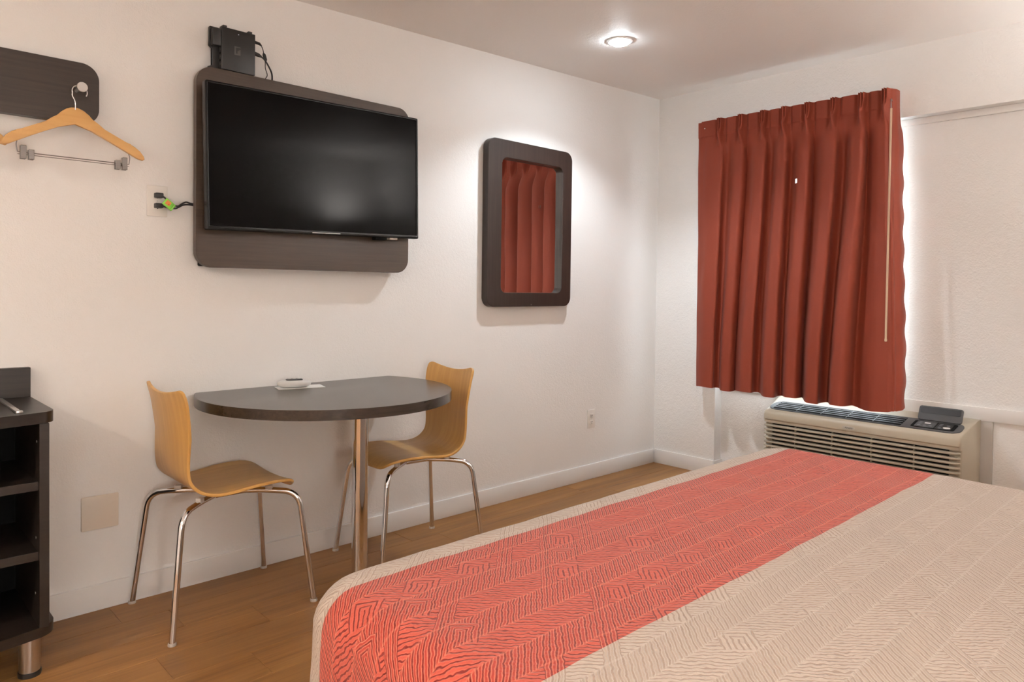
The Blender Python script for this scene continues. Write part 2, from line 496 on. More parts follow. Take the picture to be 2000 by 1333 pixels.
def add_fill_dome(x, y, spec, label, r=0.2):  # unseen dome lamp, added for soft fill from behind the viewer
    z = ceil_z(x)
    lens('fill_dome_lens', spec[0], spec[1])
    t = thing('fill_dome_lamp', label, 'ceiling light', (x, y, z))
    obj('pan', lathe(new(), [(0, 0.006), (r + 0.012, 0.006), (r + 0.012, -0.02), (r, -0.024)], (x, y, z), n=48), 'trim_paint', t)
    obj('diffuser', lathe(new(), [(r, -0.022), (r * 0.95, -0.05), (r * 0.8, -0.075), (r * 0.5, -0.092), (0, -0.1)], (x, y, z), n=48), 'fill_dome_lens', t)
add_fill_dome(-4.55, -2.75, FILL_ROOM, 'added fill light shaped as a large dome lamp, unseen on the ceiling behind the viewer')
def fill_torchiere(x, y, spec, label):  # unseen uplighters, added to brighten the ceiling and the room
    key = 'bowl_lens_%d' % len(MATS); lens(key, *spec)
    t = thing('fill_torchiere_lamp', label, 'fill light', (x, y, 0))
    obj('base', lathe(new(), [(0, 0), (0.14, 0), (0.14, 0.012), (0.03, 0.03), (0.0125, 0.04)], (x, y, 0)), 'brushed_steel', t)
    obj('pole', tube(new(), [(x, y, 0.03), (x, y, 1.71)], 0.0125, 16), 'brushed_steel', t)
    obj('bowl', lathe(new(), [(0.02, 1.70), (0.10, 1.73), (0.16, 1.80), (0.154, 1.80), (0.095, 1.738), (0.0, 1.715)], (x, y, 0)), 'brushed_steel', t)
    obj('bulb_plate', lathe(new(), [(0, 1.775), (0.125, 1.772), (0.125, 1.765), (0, 1.765)], (x, y, 0)), key, t)
fill_torchiere(-5.0, -3.3, FILL_UPLIGHT, 'added fill light shaped as a steel uplighter, unseen behind the viewer')
fill_torchiere(-0.40, -3.45, FILL_UPLIGHT_2, 'added fill light shaped as a steel uplighter, unseen between the bed and the window wall')
def bedside(x, spec, nl, ll):
    y = YS + 0.27
    key = 'shade_%d' % len(MATS); lens(key, *spec)
    t = thing('nightstand', nl, 'nightstand', (x, y, 0))
    obj('top', bx(x - 0.22, x + 0.22, y - 0.21, y + 0.21, 0.53, 0.555, bev=0.002), 'wenge', t)
    obj('body', bx(x - 0.21, x + 0.21, y - 0.21, y + 0.20, 0.08, 0.53), 'wenge', t, smooth=0)
    for sx in (-1, 1):
        for sy in (-1, 1): obj('leg', tube(new(), [(x + sx * 0.17, y + sy * 0.16, 0), (x + sx * 0.17, y + sy * 0.16, 0.08)], 0.02, 16), 'brushed_steel', t)
    t = thing('table_lamp', ll, 'table lamp', (x, y, 0.555))
    obj('base', lathe(new(), [(0, 0.555), (0.075, 0.555), (0.075, 0.57), (0.012, 0.582), (0.012, 0.86)], (x, y, 0)), 'brushed_steel', t)
    obj('shade', lathe(new(), [(0.15, 0.86), (0.135, 1.09), (0.130, 1.09), (0.145, 0.86), (0.15, 0.86)], (x, y, 0), n=36), key, t)
bedside(-3.85, FILL_BED_L, 'dark nightstand under the added fill lamp behind the viewer on the near side of the bed', 'added fill table lamp with a white drum shade, unseen on the near nightstand')
bedside(-0.98, LAMP_BED_R, 'dark nightstand between the bed and the window wall', 'table lamp with a warm drum shade on the nightstand by the window wall')
downlight(-6.05, -1.32, LAMP_WARM, 'warm round downlight in the ceiling beyond the cabinet', 0.07)

# ------------------------------------------------------------------ bed and bedspread
BX0, BX1, BY1, BY0, BZ = -3.415, -1.455, -1.545, -3.66, 0.60
t = thing('bed', 'wide bed under a patterned bedspread, reaching out of the picture', 'bed', ((BX0 + BX1) / 2, (BY0 + BY1) / 2, 0))
bm = new()
prism(bm, rrect(BX0 + 0.05, BX1 - 0.05, BY0 + 0.0, BY1 - 0.05, 0.09, 6), 0.30, BZ - 0.02, 'z', bev=0.06, seg=4)
obj('mattress', bm, 'mattress', t)
single('headboard', prism(new(), rrect(-3.55, -1.3, 0.1, 1.15, 0.05, 6), YS + 0.002, YS + 0.04, 'y', bev=0.004), 'headboard_wood', 'dark red-brown headboard panel fixed to the wall behind the bed', 'headboard')
obj('bed_base', bx(BX0 + 0.10, BX1 - 0.10, BY0, BY1 - 0.10, 0.0, 0.295, bev=0.006), 'wenge', t)

RC, RB = 0.130, 0.080          # plan corner radius, radius of the folded-over edge
DROP = 0.50
V_A, V_B = -1.666, -2.140      # red band between these
def lin(a, b, n_): return [a + (b - a) * i / n_ for i in range(n_ + 1)]
arc = RB * PI / 2
ext = arc - RB + DROP
us = lin(BX0 - ext, BX0 + RC, 34) + lin(BX0 + RC, BX1 - RC, 64)[1:] + lin(BX1 - RC, BX1 + ext, 34)[1:]
vs_ = lin(BY1 + ext, V_A, 34) + lin(V_A, V_B, 22)[1:] + lin(V_B, BY0, 56)[1:]
cxa, cxb, cyb = BX0 + RC, BX1 - RC, BY1 - RC
grid = []
for v in vs_:
    rowp = []
    for u_ in us:
        c_ = Vector((min(max(u_, cxa), cxb), min(v, cyb), 0)); d = Vector((u_, v, 0)) - c_; L = d.length
        dr = d / L if L > 1e-9 else Vector((0, 0, 0))
        flat = RC - RB
        L = min(L, flat + arc + DROP)
        if L <= flat: h, z = L, BZ
        elif L <= flat + arc:
            a = (L - flat) / RB; h = flat + RB * math.sin(a); z = BZ - RB * (1 - math.cos(a))
        else:
            h = RC; z = BZ - RB - (L - flat - arc)
        p = c_ + dr * h; p.z = z
        side = max(0.0, min(1.0, (L - flat) / arc))
        # cloth unevenness: soft quilting on top, gentle waves on the drop
        nz = noise.noise(Vector((u_ * 7, v * 7, 0.3))) * 0.0028 + noise.noise(Vector((u_ * 19, v * 19, 5.3))) * 0.0013
        p.z += nz * (1 - side)
        if side > 0:
            wv = noise.noise(Vector((p.x * 6, p.y * 6, p.z * 1.2 + 3))) * 0.012 + noise.noise(Vector((p.x * 22, p.y * 22, p.z * 20))) * 0.002
            flare = max(0, BZ - RB - z) * 0.05
            p += dr * (wv * side + flare)
        rowp.append(p)
    grid.append(rowp)
NUu, NVv = len(us), len(vs_)
nor = [[None] * NUu for _ in range(NVv)]
for j in range(NVv):
    for i in range(NUu):
        a = grid[j][min(i + 1, NUu - 1)] - grid[j][max(i - 1, 0)]; b = grid[min(j + 1, NVv - 1)][i] - grid[max(j - 1, 0)][i]
        nrm = b.cross(a)
        nor[j][i] = nrm.normalized() if nrm.length > 1e-9 else Vector((0, 0, 1))
bs = thing('bedspread', 'beige maze-patterned bedspread with a broad red band spread over the bed', 'bedspread', ((BX0 + BX1) / 2, (BY0 + BY1) / 2, 0))
def spread_part(name, rows, mat, label=None):
    verts, faces, uvs, nn, idx = [], [], [], [], {}
    off = bs.location
    for j in sorted({r for r in rows} | {r + 1 for r in rows}):
        for i in range(NUu):
            idx[(j, i)] = len(verts); verts.append(grid[j][i] - off); nn.append(nor[j][i]); uvs.append((us[i], vs_[j]))
    for j in rows:
        for i in range(NUu - 1):
            f = (idx[(j, i)], idx[(j + 1, i)], idx[(j + 1, i + 1)], idx[(j, i + 1)])
            pts = [verts[k] for k in f]
            if ((pts[2] - pts[0]).cross(pts[3] - pts[1])).length < 1e-7: continue
            faces.append(f)
    me = bpy.data.meshes.new(name); me.from_pydata(verts, [], faces); me.update()
    uvl = me.uv_layers.new(name='UVMap')
    for lp in me.loops: uvl.data[lp.index].uv = uvs[lp.vertex_index]
    for p in me.polygons: p.use_smooth = True
    me.normals_split_custom_set_from_vertices([tuple(x) for x in nn])
    me.materials.append(MATS[mat])
    o = bpy.data.objects.new(name, me); COL.objects.link(o); o.parent = bs
    if label: o['label'] = label
    return o
spread_part('foot_border', [j for j in range(NVv - 1) if vs_[j] > V_A + 1e-6], 'spread_beige', 'narrow beige border along the foot of the bed')
spread_part('red_band', [j for j in range(NVv - 1) if V_B + 1e-6 < vs_[j] <= V_A + 1e-6], 'spread_red', 'broad red maze-patterned band')
spread_part('main_panel', [j for j in range(NVv - 1) if vs_[j] <= V_B + 1e-6], 'spread_beige', 'large beige maze-patterned area')

# ------------------------------------------------------------------ television on its board
def roll(bm, cx_, cz_, ang):
    bm.transform(Matrix.Translation((cx_, 0, cz_)) @ Matrix.Rotation(ang, 4, 'Y') @ Matrix.Translation((-cx_, 0, -cz_)))
    return bm
t = thing('television_board', 'dark brown wall board with rounded corners behind the television', 'wall board', (-2.57, WN, 1.24))
obj('board', prism(new(), rrect(-3.058, -2.083, 1.238, 2.003, 0.062, 10), -0.055, -0.027, 'y', bev=0.003), 'wenge_panel', t, smooth=20)
obj('mounting_frame', prism(new(), rrect(-3.027, -2.12, 1.243, 1.88, 0.004, 1), -0.0268, WN, 'y'), 'black_matte', t, smooth=0)

TX, TZ, TW, TH = -2.562, 1.665, 0.967, 0.556
tv = thing('television', 'flat black television with a dark blank screen on the wall', 'television', (TX, WN, TZ - TH / 2))
ROLL = -math.radians(1.1)
R0 = (TX - TW / 2, TX + TW / 2, TZ - TH / 2, TZ + TH / 2)
bm = prism(new(), rrect(*R0, 0.006, 3), -0.117, -0.090, 'y', bev=0.002)
obj('casing', roll(bm, TX, TZ, ROLL), 'tv_bezel', tv, smooth=20)
bm = prism(new(), rrect(R0[0] + 0.12, R0[1] - 0.12, R0[2] + 0.05, R0[3] - 0.12, 0.03, 4), -0.092, -0.055, 'y')
obj('rear_housing', roll(bm, TX, TZ, ROLL), 'black_plastic', tv)
bm = ring(new(), rrect(*R0, 0.006, 3), rrect(R0[0] + 0.009, R0[1] - 0.009, R0[2] + 0.016, R0[3] - 0.009, 0.002, 3), -0.1215, -0.117, 'y', bev=0.0015)
obj('bezel', roll(bm, TX, TZ, ROLL), 'tv_bezel', tv)
bm = bx(R0[0] + 0.009, R0[1] - 0.009, -0.1185, -0.1171, R0[2] + 0.016, R0[3] - 0.009)
obj('screen', roll(bm, TX, TZ, ROLL), 'screen', tv, smooth=0)
bm = bx(TX + 0.33, TX + 0.37, -0.118, -0.09, R0[2] - 0.009, R0[2] + 0.001, bev=0.002)
obj('sensor_tab', roll(bm, TX, TZ, ROLL), 'clear_plastic', tv)
bm = bx(TX - 0.055, TX + 0.075, -0.1222, -0.1213, R0[2] + 0.0055, R0[2] + 0.0075)
obj('chrome_strip', roll(bm, TX, TZ, ROLL), 'brushed_steel', tv, smooth=0)
bm = bx(TX + 0.255, TX + 0.315, -0.116, -0.085, R0[2] - 0.012, R0[2] + 0.001, bev=0.003)
obj('speaker_port', roll(bm, TX, TZ, ROLL), 'black_matte', tv)

# media box in its bracket above the board
t = thing('media_box', 'black media box standing in a bracket above the television board', 'media box', (-2.9, WN, 1.99))
o = obj('case', bx(-2.967, -2.833, -0.062, -0.034, 2.0035, 2.166, bev=0.003), 'black_plastic', t)
obj('logo', prism(new(), [(-2.917, 2.068), (-2.893, 2.068), (-2.893, 2.092), (-2.905, 2.084), (-2.905, 2.074), (-2.911, 2.074), (-2.911, 2.096), (-2.893, 2.098), (-2.893, 2.101), (-2.917, 2.101)], -0.0626, -0.062, 'y'), 'logo_grey', t, smooth=0)
obj('indicator', bx(-2.903, -2.899, -0.0625, -0.062, 2.147, 2.150), 'led_white', t, smooth=0)
for k in range(6):
    obj('port', bx(-2.9672, -2.9665, -0.056, -0.042, 2.02 + 0.014 * k, 2.028 + 0.014 * k), 'slot_black' if k % 2 else 'logo_grey', t, smooth=0)
br = obj('bracket', prism(new(), [(-3.004, 2.160), (-3.0, 2.166), (-2.835, 2.166), (-2.835, 2.0035), (-2.985, 2.0035), (-3.006, 2.0035), (-3.006, 2.012), (-2.987, 2.018), (-2.987, 2.082), (-3.004, 2.092)], -0.034, -0.022, 'y', bev=0.002), 'black_plastic', t)
obj('mounting_lug', bx(-2.98, -2.84, -0.022, WN, 2.01, 2.1), 'black_matte', t, smooth=0)
for xx in (-2.955, -2.855):
    obj('clip', bx(xx - 0.008, xx + 0.008, -0.065, -0.030, 2.164, 2.172, bev=0.002), 'black_plastic', t)
obj('side_clip', bx(-2.999, -2.967, -0.06, -0.034, 2.09, 2.155, bev=0.003), 'black_plastic', t)
c1 = thing('video_cable', 'thin black cable with a small ferrite lump dropping behind the television board', 'cable', (-2.8, -0.05, 2.0))
obj('plug', tube(new(), [(-2.8325, -0.05, 2.140), (-2.812, -0.05, 2.138), (-2.803, -0.05, 2.132)], [0.006, 0.0055, 0.003], 10), 'black_plastic', c1)
obj('wire', tube(new(), smooth_path([(-2.806, -0.05, 2.135), (-2.795, -0.045, 2.122), (-2.788, -0.04, 2.10), (-2.781, -0.037, 2.075), (-2.779, -0.035, 2.05), (-2.771, -0.035, 2.025), (-2.773, -0.022, 2.010), (-2.772, -0.008, 1.98)]), 0.0018, 8), 'rubber', c1)
obj('ferrite', tube(new(), [(-2.790, -0.041, 2.108), (-2.787, -0.04, 2.102), (-2.780, -0.038, 2.084), (-2.778, -0.037, 2.078)], [0.003, 0.0065, 0.0065, 0.003], 10), 'black_plastic', c1)
c2 = thing('power_lead', 'thicker black lead curving from the media box down behind the board', 'cable', (-2.8, -0.05, 2.0))
obj('plug', tube(new(), [(-2.8325, -0.05, 2.095), (-2.815, -0.05, 2.092), (-2.803, -0.05, 2.088)], [0.008, 0.0075, 0.004], 10), 'black_plastic', c2)
obj('wire', tube(new(), smooth_path([(-2.806, -0.05, 2.089), (-2.79, -0.047, 2.082), (-2.771, -0.043, 2.062), (-2.755, -0.04, 2.035), (-2.744, -0.021, 2.010), (-2.742, -0.006, 1.975)]), 0.0032, 8), 'rubber', c2)

# ------------------------------------------------------------------ mirror
t = thing('wall_mirror', 'dark framed mirror with rounded corners reflecting the red curtain', 'mirror', (-1.237, WN, 1.08))
MO = (-1.566, -0.911, 1.072, 1.965); MI = (-1.466, -0.990, 1.148, 1.870)
obj('frame', ring(new(), rrect(*MO, 0.052, 8), rrect(*MI, 0.035, 8), -0.034, 0.008, 'y', bev=0.003), 'wenge_vertical', t, smooth=20)
obj('backing', prism(new(), rrect(MO[0] + 0.012, MO[1] - 0.012, MO[2] + 0.012, MO[3] - 0.012, 0.045, 6), 0.008, WN, 'y'), 'black_matte', t, smooth=0)
ig = (MI[0] + 0.016, MI[1] - 0.016, MI[2] + 0.016, MI[3] - 0.016)
obj('bevelled_edge', ring(new(), rrect(MI[0] - 0.006, MI[1] + 0.006, MI[2] - 0.006, MI[3] + 0.006, 0.036, 8), rrect(*ig, 0.022, 8), -0.0040, 0.0, 'y'), 'mirror_glass', t)
obj('glass', prism(new(), rrect(*ig, 0.022, 8), -0.0052, -0.001, 'y'), 'mirror_glass', t, smooth=0)
obj('screw', cyl(new(), (-1.237, -0.034, 1.082), 0.003, 0.002, (0, -1, 0), 12), 'clip_steel', t)

# ------------------------------------------------------------------ half-round table
TC, TR = Vector((-2.59, -0.222)), 0.502
a0 = math.asin((WN - TC.y) / TR)
pts = [(TC.x + TR * math.cos(a), TC.y + TR * math.sin(a)) for a in lin(a0, -PI - a0, 72)]
t = thing('wall_table', 'half-round dark brown table fixed to the wall on a chrome post', 'table', (-2.59, -0.47, 0))
obj('tabletop', prism(new(), pts, 0.713, 0.75, 'z', bev=0.0025), 'wenge_table', t)
obj('post', tube(new(), [(-2.59, -0.47, 0.0), (-2.59, -0.47, 0.705)], 0.0300, 32), 'chrome', t)
obj('post_flange', lathe(new(), [(0.0301, 0.690), (0.06, 0.705), (0.06, 0.7128), (0, 0.7128)], (-2.59, -0.47, 0)), 'chrome', t)
obj('wall_cleat', bx(-2.95, -2.23, -0.018, WN, 0.672, 0.7125), 'white_plastic', t, smooth=0)

# paper card and remote on the table
single('paper_card', bx(-0.095, 0.095, -0.045, 0.045, 0.0, 0.0012), 'paper', 'flat white paper card under the remote control on the table', 'card', smooth=0)
o = bpy.data.objects['paper_card']; o.location = (-2.648, -0.092, 0.7503); o.rotation_euler = (0, 0, math.radians(-14))
t = thing('remote_control', 'pale grey rounded remote control lying on the wall table', 'remote control', (-2.675, -0.095, 0.7517), math.radians(-20))
def blob(L, W, H, z0, n_=14, m=20, pw=2.6):
    bm = new(); rings = []
    for i in range(1, n_):
        a = -PI / 2 + PI * i / n_
        rings.append([bm.verts.new((L * math.copysign(abs(math.cos(a)) ** (2 / pw), 1) * math.copysign(abs(math.cos(b)) ** (2 / pw), math.cos(b)),
                                    W * abs(math.cos(a)) ** (2 / pw) * math.copysign(abs(math.sin(b)) ** (2 / pw), math.sin(b)),
                                    z0 + H * math.copysign(abs(math.sin(a)) ** (2 / pw), math.sin(a)))) for b in [2 * PI * k / m for k in range(m)]])
    for a, b in zip(rings, rings[1:]):
        for k in range(m): bm.faces.new((a[k], a[(k + 1) % m], b[(k + 1) % m], b[k]))
    bm.faces.new(rings[0][::-1]); bm.faces.new(rings[-1]); return bm
obj('body', blob(0.068, 0.029, 0.0165, 0.0165), 'remote_grey', t, local=True, smooth=60)
obj('keypad', blob(0.034, 0.019, 0.004, 0.0317, pw=4), 'remote_dark', t, local=True, smooth=60)
for k in range(3):
    bm = blob(0.006, 0.0045, 0.0016, 0.0355, 8, 12); bm.transform(Matrix.Translation((-0.018 + 0.018 * k, 0, 0)))
    obj('button', bm, 'remote_grey', t, local=True, smooth=60)

# ------------------------------------------------------------------ chairs
def chair_shell():
    prof = [(0.205, 0.418), (0.190, 0.436), (0.165, 0.4475), (0.12, 0.4525), (0.06, 0.451), (0.0, 0.4475), (-0.06, 0.4455), (-0.105, 0.449), (-0.140, 0.460),
            (-0.168, 0.482), (-0.186, 0.512), (-0.197, 0.555), (-0.205, 0.62), (-0.212, 0.69), (-0.221, 0.76), (-0.232, 0.805)]
    wid = [0.172, 0.180, 0.186, 0.190, 0.191, 0.188, 0.183, 0.177, 0.171, 0.166, 0.163, 0.163, 0.168, 0.176, 0.183, 0.186]
    P = smooth_path([(a, w, b) for (a, b), w in zip(prof, wid)], 5)
    s = [0.0]
    for a, b in zip(P, P[1:]): s.append(s[-1] + math.hypot(b.x - a.x, b.z - a.z))
    Ltot = s[-1]
    bm = new(); NL = 26; rows = []
    ts = [-math.cos(PI * k / NL) for k in range(NL + 1)]
    ts = [0.8 * t_ + 0.2 * (2 * k / NL - 1) for k, t_ in enumerate(ts)]
    def at(L):
        L = max(0, min(Ltot - 1e-6, L)); k = 0
        while s[k + 1] < L: k += 1
        f = (L - s[k]) / (s[k + 1] - s[k]); return P[k].lerp(P[k + 1], f)
    NV = len(P) + 8
    def corner(t_, r, w):
        t0 = 1 - r / w; e = max(0.0, (abs(t_) - t0) / (1 - t0)); return r * (1 - math.sqrt(max(0.0, 1 - e * e)))
    for j in range(NV + 1):
        q = j / NV
        row = []
        for t_ in ts:
            # the top edge dips in the middle and rises to two rounded ears
            top = Ltot + 0.028 * abs(t_) ** 1.9 - 0.006 - corner(t_, 0.036, 0.186)
            low = corner(t_, 0.075, 0.172)
            L = low + (top - low) * q
            base = at(min(L, Ltot))
            if L > Ltot: base = base + Vector((-0.2, 0, 1)).normalized() * (L - Ltot)
            yy = t_ * base.y
            seatness = max(0, min(1, (0.30 - L) / 0.12)); backness = max(0, min(1, (L - 0.42) / 0.15))
            zz = base.z + seatness * 0.012 * (t_ * t_) - seatness * 0.004
            xx = base.x + backness * 0.022 * t_ * t_
            row.append(bm.verts.new((xx, yy, zz)))
        rows.append(row)
    for a, b in zip(rows, rows[1:]):
        for k in range(NL): bm.faces.new((a[k], a[k + 1], b[k + 1], b[k]))
    bmesh.ops.recalc_face_normals(bm, faces=bm.faces)
    r = bmesh.ops.solidify(bm, geom=bm.faces[:], thickness=0.011)
    bm.normal_update()
    bd = [e for e in bm.edges if e.is_manifold and abs(e.calc_face_angle(0)) > 1.0]
    bmesh.ops.bevel(bm, geom=bd, offset=0.0022, segments=2, profile=0.5, affect='EDGES')
    return bm

def make_chair(label):
    t = thing('cafe_chair', label, 'chair', group='bent plywood cafe chairs at the wall table')
    obj('shell', chair_shell(), 'chair_ply', t, local=True, smooth=40)
    for sx in (-1, 1):
        for sy in (-1, 1):
            fx, fy = 0.251 * sx, 0.212 * sy
            path = fillet([(0.055 * sx, 0.05 * sy, 0.417), (0.12 * sx, 0.10 * sy, 0.417), (0.207 * sx, 0.172 * sy, 0.408), (fx, fy, 0.004)], 0.075, 9)
            lg = obj('leg', tube(new(), path, 0.0108, 14), 'chrome', t, local=True, smooth=50)
            obj('foot_cap', lathe(new(), [(0.0, 0.0), (0.0132, 0.0), (0.0138, 0.004), (0.0125, 0.009), (0.0109, 0.0095)], (fx, fy, 0), n=18), 'clear_plastic', lg, local=True)
            bm = bx(-0.013, 0.013, -0.010, 0.010, 0.0, 0.022, bev=0.004)
            bm.transform(Matrix.Translation((0.125 * sx, 0.105 * sy, 0.414)) @ Matrix.Rotation(math.atan2(sy * 0.08, sx * 0.1), 4, 'Z'))
            obj('spacer', bm, 'clear_plastic', t, local=True)
    for sy in (-1, 1):
        obj('seat_rail', tube(new(), [(0.056, 0.05 * sy, 0.417), (-0.056, 0.05 * sy, 0.417)], 0.0108, 12), 'chrome', t, local=True, smooth=50)
    return t
def copy_tree(o, parent=None):
    c = o.copy(); COL.objects.link(c); c.parent = parent
    for ch in o.children: copy_tree(ch, c)
    return c
ch1 = make_chair('pale plywood chair with chrome legs at the left end of the wall table')
ch1.location = (-3.015, -0.225, 0)
ch2 = copy_tree(ch1)
ch2['label'] = 'pale plywood chair with chrome legs tucked in between wall table and mirror'
ch2.location = (-2.212, -0.268, 0); ch2.rotation_euler = (0, 0, PI - math.radians(5.0))

# ------------------------------------------------------------------ open shelf cabinet
t = thing('shelf_cabinet', 'dark brown open shelf cabinet on steel legs against the wall', 'cabinet', (-3.9, -0.2, 0))
CX1, CX0 = -3.597, -4.35
def bow(xr, xl, yb, yf, r, bulge, n_=10):
    """plan outline: straight back and sides, rounded front corner, gently bowed front"""
    mid = (xr + xl) / 2; hw = (xr - xl) / 2
    f = lambda x: yf - bulge * (1 - ((x - mid) / hw) ** 2)
    pts = [(xr, yb)]
    for i in range(n_ + 1):
        a = PI / 2 * i / n_; x = xr - r + r * math.cos(a); pts.append((x, f(x) + r - r * math.sin(a)))
    for i in range(1, 16):
        x = xr - r - (xr - xl - 2 * r) * i / 16; pts.append((x, f(x)))
    for i in range(n_ + 1):
        a = PI / 2 * i / n_; x = xl + r - r * math.sin(a); pts.append((x, f(x) + r - r * math.cos(a)))
    pts.append((xl, yb)); return pts
obj('top', prism(new(), bow(-3.578, CX0 - 0.015, -0.001, -0.372, 0.035, 0.05), 0.757, 0.79, 'z', bev=0.003), 'wenge_cabinet', t)
obj('backsplash', bx(CX0, -3.58, -0.020, WN - 0.001, 0.79, 0.888, bev=0.001), 'wenge_cabinet', t, smooth=0)
obj('base_board', prism(new(), bow(-3.576, CX0 - 0.015, -0.001, -0.372, 0.045, 0.055), 0.122, 0.152, 'z', bev=0.003), 'wenge_cabinet', t)
obj('side_panel', bx(-3.622, CX1, -0.388, -0.001, 0.152, 0.757, bev=0.001), 'wenge_cabinet', t, smooth=0)
obj('side_panel', bx(CX0, CX0 + 0.025, -0.388, -0.001, 0.152, 0.757, bev=0.001), 'wenge_cabinet', t, smooth=0)
obj('back_panel', bx(CX0 + 0.025, -3.622, -0.012, -0.002, 0.152, 0.757), 'black_matte', t, smooth=0)
for z in (0.558, 0.350):
    sh = obj('shelf', bx(CX0 + 0.025, -3.622, -0.372, -0.012, z, z + 0.026, bev=0.001), 'wenge_cabinet', t, smooth=0)
    for yy in (-0.31, -0.08):
        obj('shelf_pin', cyl(new(), (-3.622, yy, z - 0.006), 0.003, 0.012, (-1, 0, 0), 10), 'brushed_steel', sh)
for z, yy in ((0.24, -0.33), (0.41, -0.34), (0.70, -0.35)):
    obj('screw_cap', cyl(new(), (-3.6219, yy, z), 0.0042, 0.0015, (-1, 0, 0), 12), 'brushed_steel', t)
for lx, ly in ((-3.638, -0.335), (-3.638, -0.055), (CX0 + 0.06, -0.335), (CX0 + 0.06, -0.055)):
    lg = obj('leg', tube(new(), [(lx, ly, 0.012), (lx, ly, 0.1219)], 0.0275, 28), 'brushed_steel', t)
    obj('foot', lathe(new(), [(0, 0), (0.030, 0), (0.031, 0.006), (0.030, 0.014), (0.0276, 0.0145)], (lx, ly, 0), n=28), 'black_plastic', lg)
for k in range(3):
    xx = -3.668 - 0.2 * k
    rl = obj('metal_rail', bx(xx - 0.007, xx + 0.007, -0.352, -0.045, 0.790, 0.7965, bev=0.0015), 'brushed_steel', t)
    obj('rail_cap', bx(xx - 0.009, xx + 0.009, -0.372, -0.350, 0.790, 0.7985, bev=0.002), 'brushed_steel', rl)

# ------------------------------------------------------------------ coat rail and hangers
t = thing('coat_board', 'dark brown rounded wall board carrying the steel coat pegs', 'coat rack', (-3.75, WN, 1.72))
obj('board', prism(new(), rrect(-4.25, -3.377, 1.722, 1.930, 0.055, 10), -0.022, WN, 'y', bev=0.002), 'wenge', t, smooth=20)
PEGS = (-3.444, -3.846)
for px_ in PEGS:
    pg = obj('peg', tube(new(), [(px_, -0.022, 1.832), (px_, -0.084, 1.832)], 0.0085, 18), 'brushed_steel', t)
    obj('peg_disc', lathe(new(), [(0, 0), (0.0150, 0), (0.0165, 0.0015), (0.0165, 0.006), (0.0155, 0.0075), (0, 0.0075)], (px_, -0.083, 1.832), (0, -1, 0), 28), 'brushed_steel', pg)

def hanger(px_, label, Y=-0.058):
    X, Z = px_ - 0.014, 1.832
    t = thing('clothes_hanger', label, 'hanger', (X, Y, Z - 0.12), group='wooden clip hangers on the coat board')
    # wooden shoulders: outline from the middle outwards, both halves mirrored
    half_top = [(0.0, -0.066), (0.012, -0.067), (0.026, -0.073), (0.040, -0.085), (0.052, -0.099), (0.066, -0.113), (0.088, -0.127), (0.12, -0.144), (0.155, -0.163), (0.168, -0.172), (0.172, -0.170), (0.182, -0.176), (0.198, -0.190), (0.209, -0.206), (0.212, -0.216)]
    half_bot = [(0.206, -0.221), (0.190, -0.217), (0.15, -0.193), (0.10, -0.165), (0.05, -0.139), (0.0, -0.118)]
    right = half_top + half_bot
    outl = right + [(-a, b) for a, b in reversed(right[1:-1])]
    bm = prism(new(), [(X + a, Z + b) for a, b in outl], -0.007, 0.007, 'y', bev=0.0035, seg=3)
    for v in bm.verts:
        dx = v.co.x - X
        v.co.y += Y + 0.006 - 0.55 * dx * dx        # shoulders bow forward
    obj('shoulders', bm, 'hanger_wood', t, smooth=50)
    c_ = Vector((px_ - 0.001, Y, Z + 0.0108 - 0.022))
    pth = [(X, Y, Z - 0.074), (X, Y, Z - 0.052), (X - 0.003, Y, Z - 0.040), (X - 0.009, Y, Z - 0.027)]
    for a in lin(math.radians(195), math.radians(-32), 9):
        pth.append((c_.x + 0.0225 * math.cos(a), Y, c_.z + 0.0225 * math.sin(a)))
    obj('hook', tube(new(), smooth_path(pth, 4), 0.0021, 10), 'chrome', t, smooth=50)
    zb = Z - 0.238
    bar = obj('trouser_bar', tube(new(), [(X - 0.165, Y - 0.006, zb), (X + 0.165, Y - 0.006, zb)], 0.0016, 8), 'clip_steel', t)
    obj('trouser_bar', tube(new(), [(X - 0.165, Y - 0.006, zb - 0.007), (X + 0.165, Y - 0.006, zb - 0.007)], 0.0012, 8), 'clip_steel', t)
    for sx in (-1, 1):
        obj('bar_hook', tube(new(), smooth_path([(X + sx * 0.165, Y, Z - 0.199), (X + sx * 0.168, Y - 0.004, Z - 0.215), (X + sx * 0.165, Y - 0.006, zb)], 4), 0.0016, 8), 'clip_steel', t)
        for q, dx in enumerate((0.150, 0.128)):
            xx = X + sx * dx; w = 0.008
            bm = new()
            box(bm, xx - w, xx + w, Y - 0.016, Y - 0.013, zb - 0.022, zb + 0.022 - 0.012 * q, bev=0.001, seg=1)
            box(bm, xx - w, xx + w, Y + 0.000, Y + 0.003, zb - 0.022, zb + 0.022 - 0.012 * q, bev=0.001, seg=1)
            box(bm, xx - w * 0.7, xx + w * 0.7, Y - 0.0145, Y + 0.0015, zb - 0.006, zb + 0.006)
            cl = obj('clip', bm, 'clip_steel', t, smooth=0)
            for r_ in range(4):
                obj('clip_rib', bx(xx - w * 0.8, xx + w * 0.8, Y - 0.0172, Y - 0.0158, zb - 0.019 + r_ * 0.006, zb - 0.016 + r_ * 0.006), 'clip_steel', cl, smooth=0)
    return t
hanger(PEGS[0], 'pale wooden hanger with steel clips on the last coat peg')
hanger(PEGS[1], 'pale wooden hanger at the picture edge, only its tip showing', -0.036)

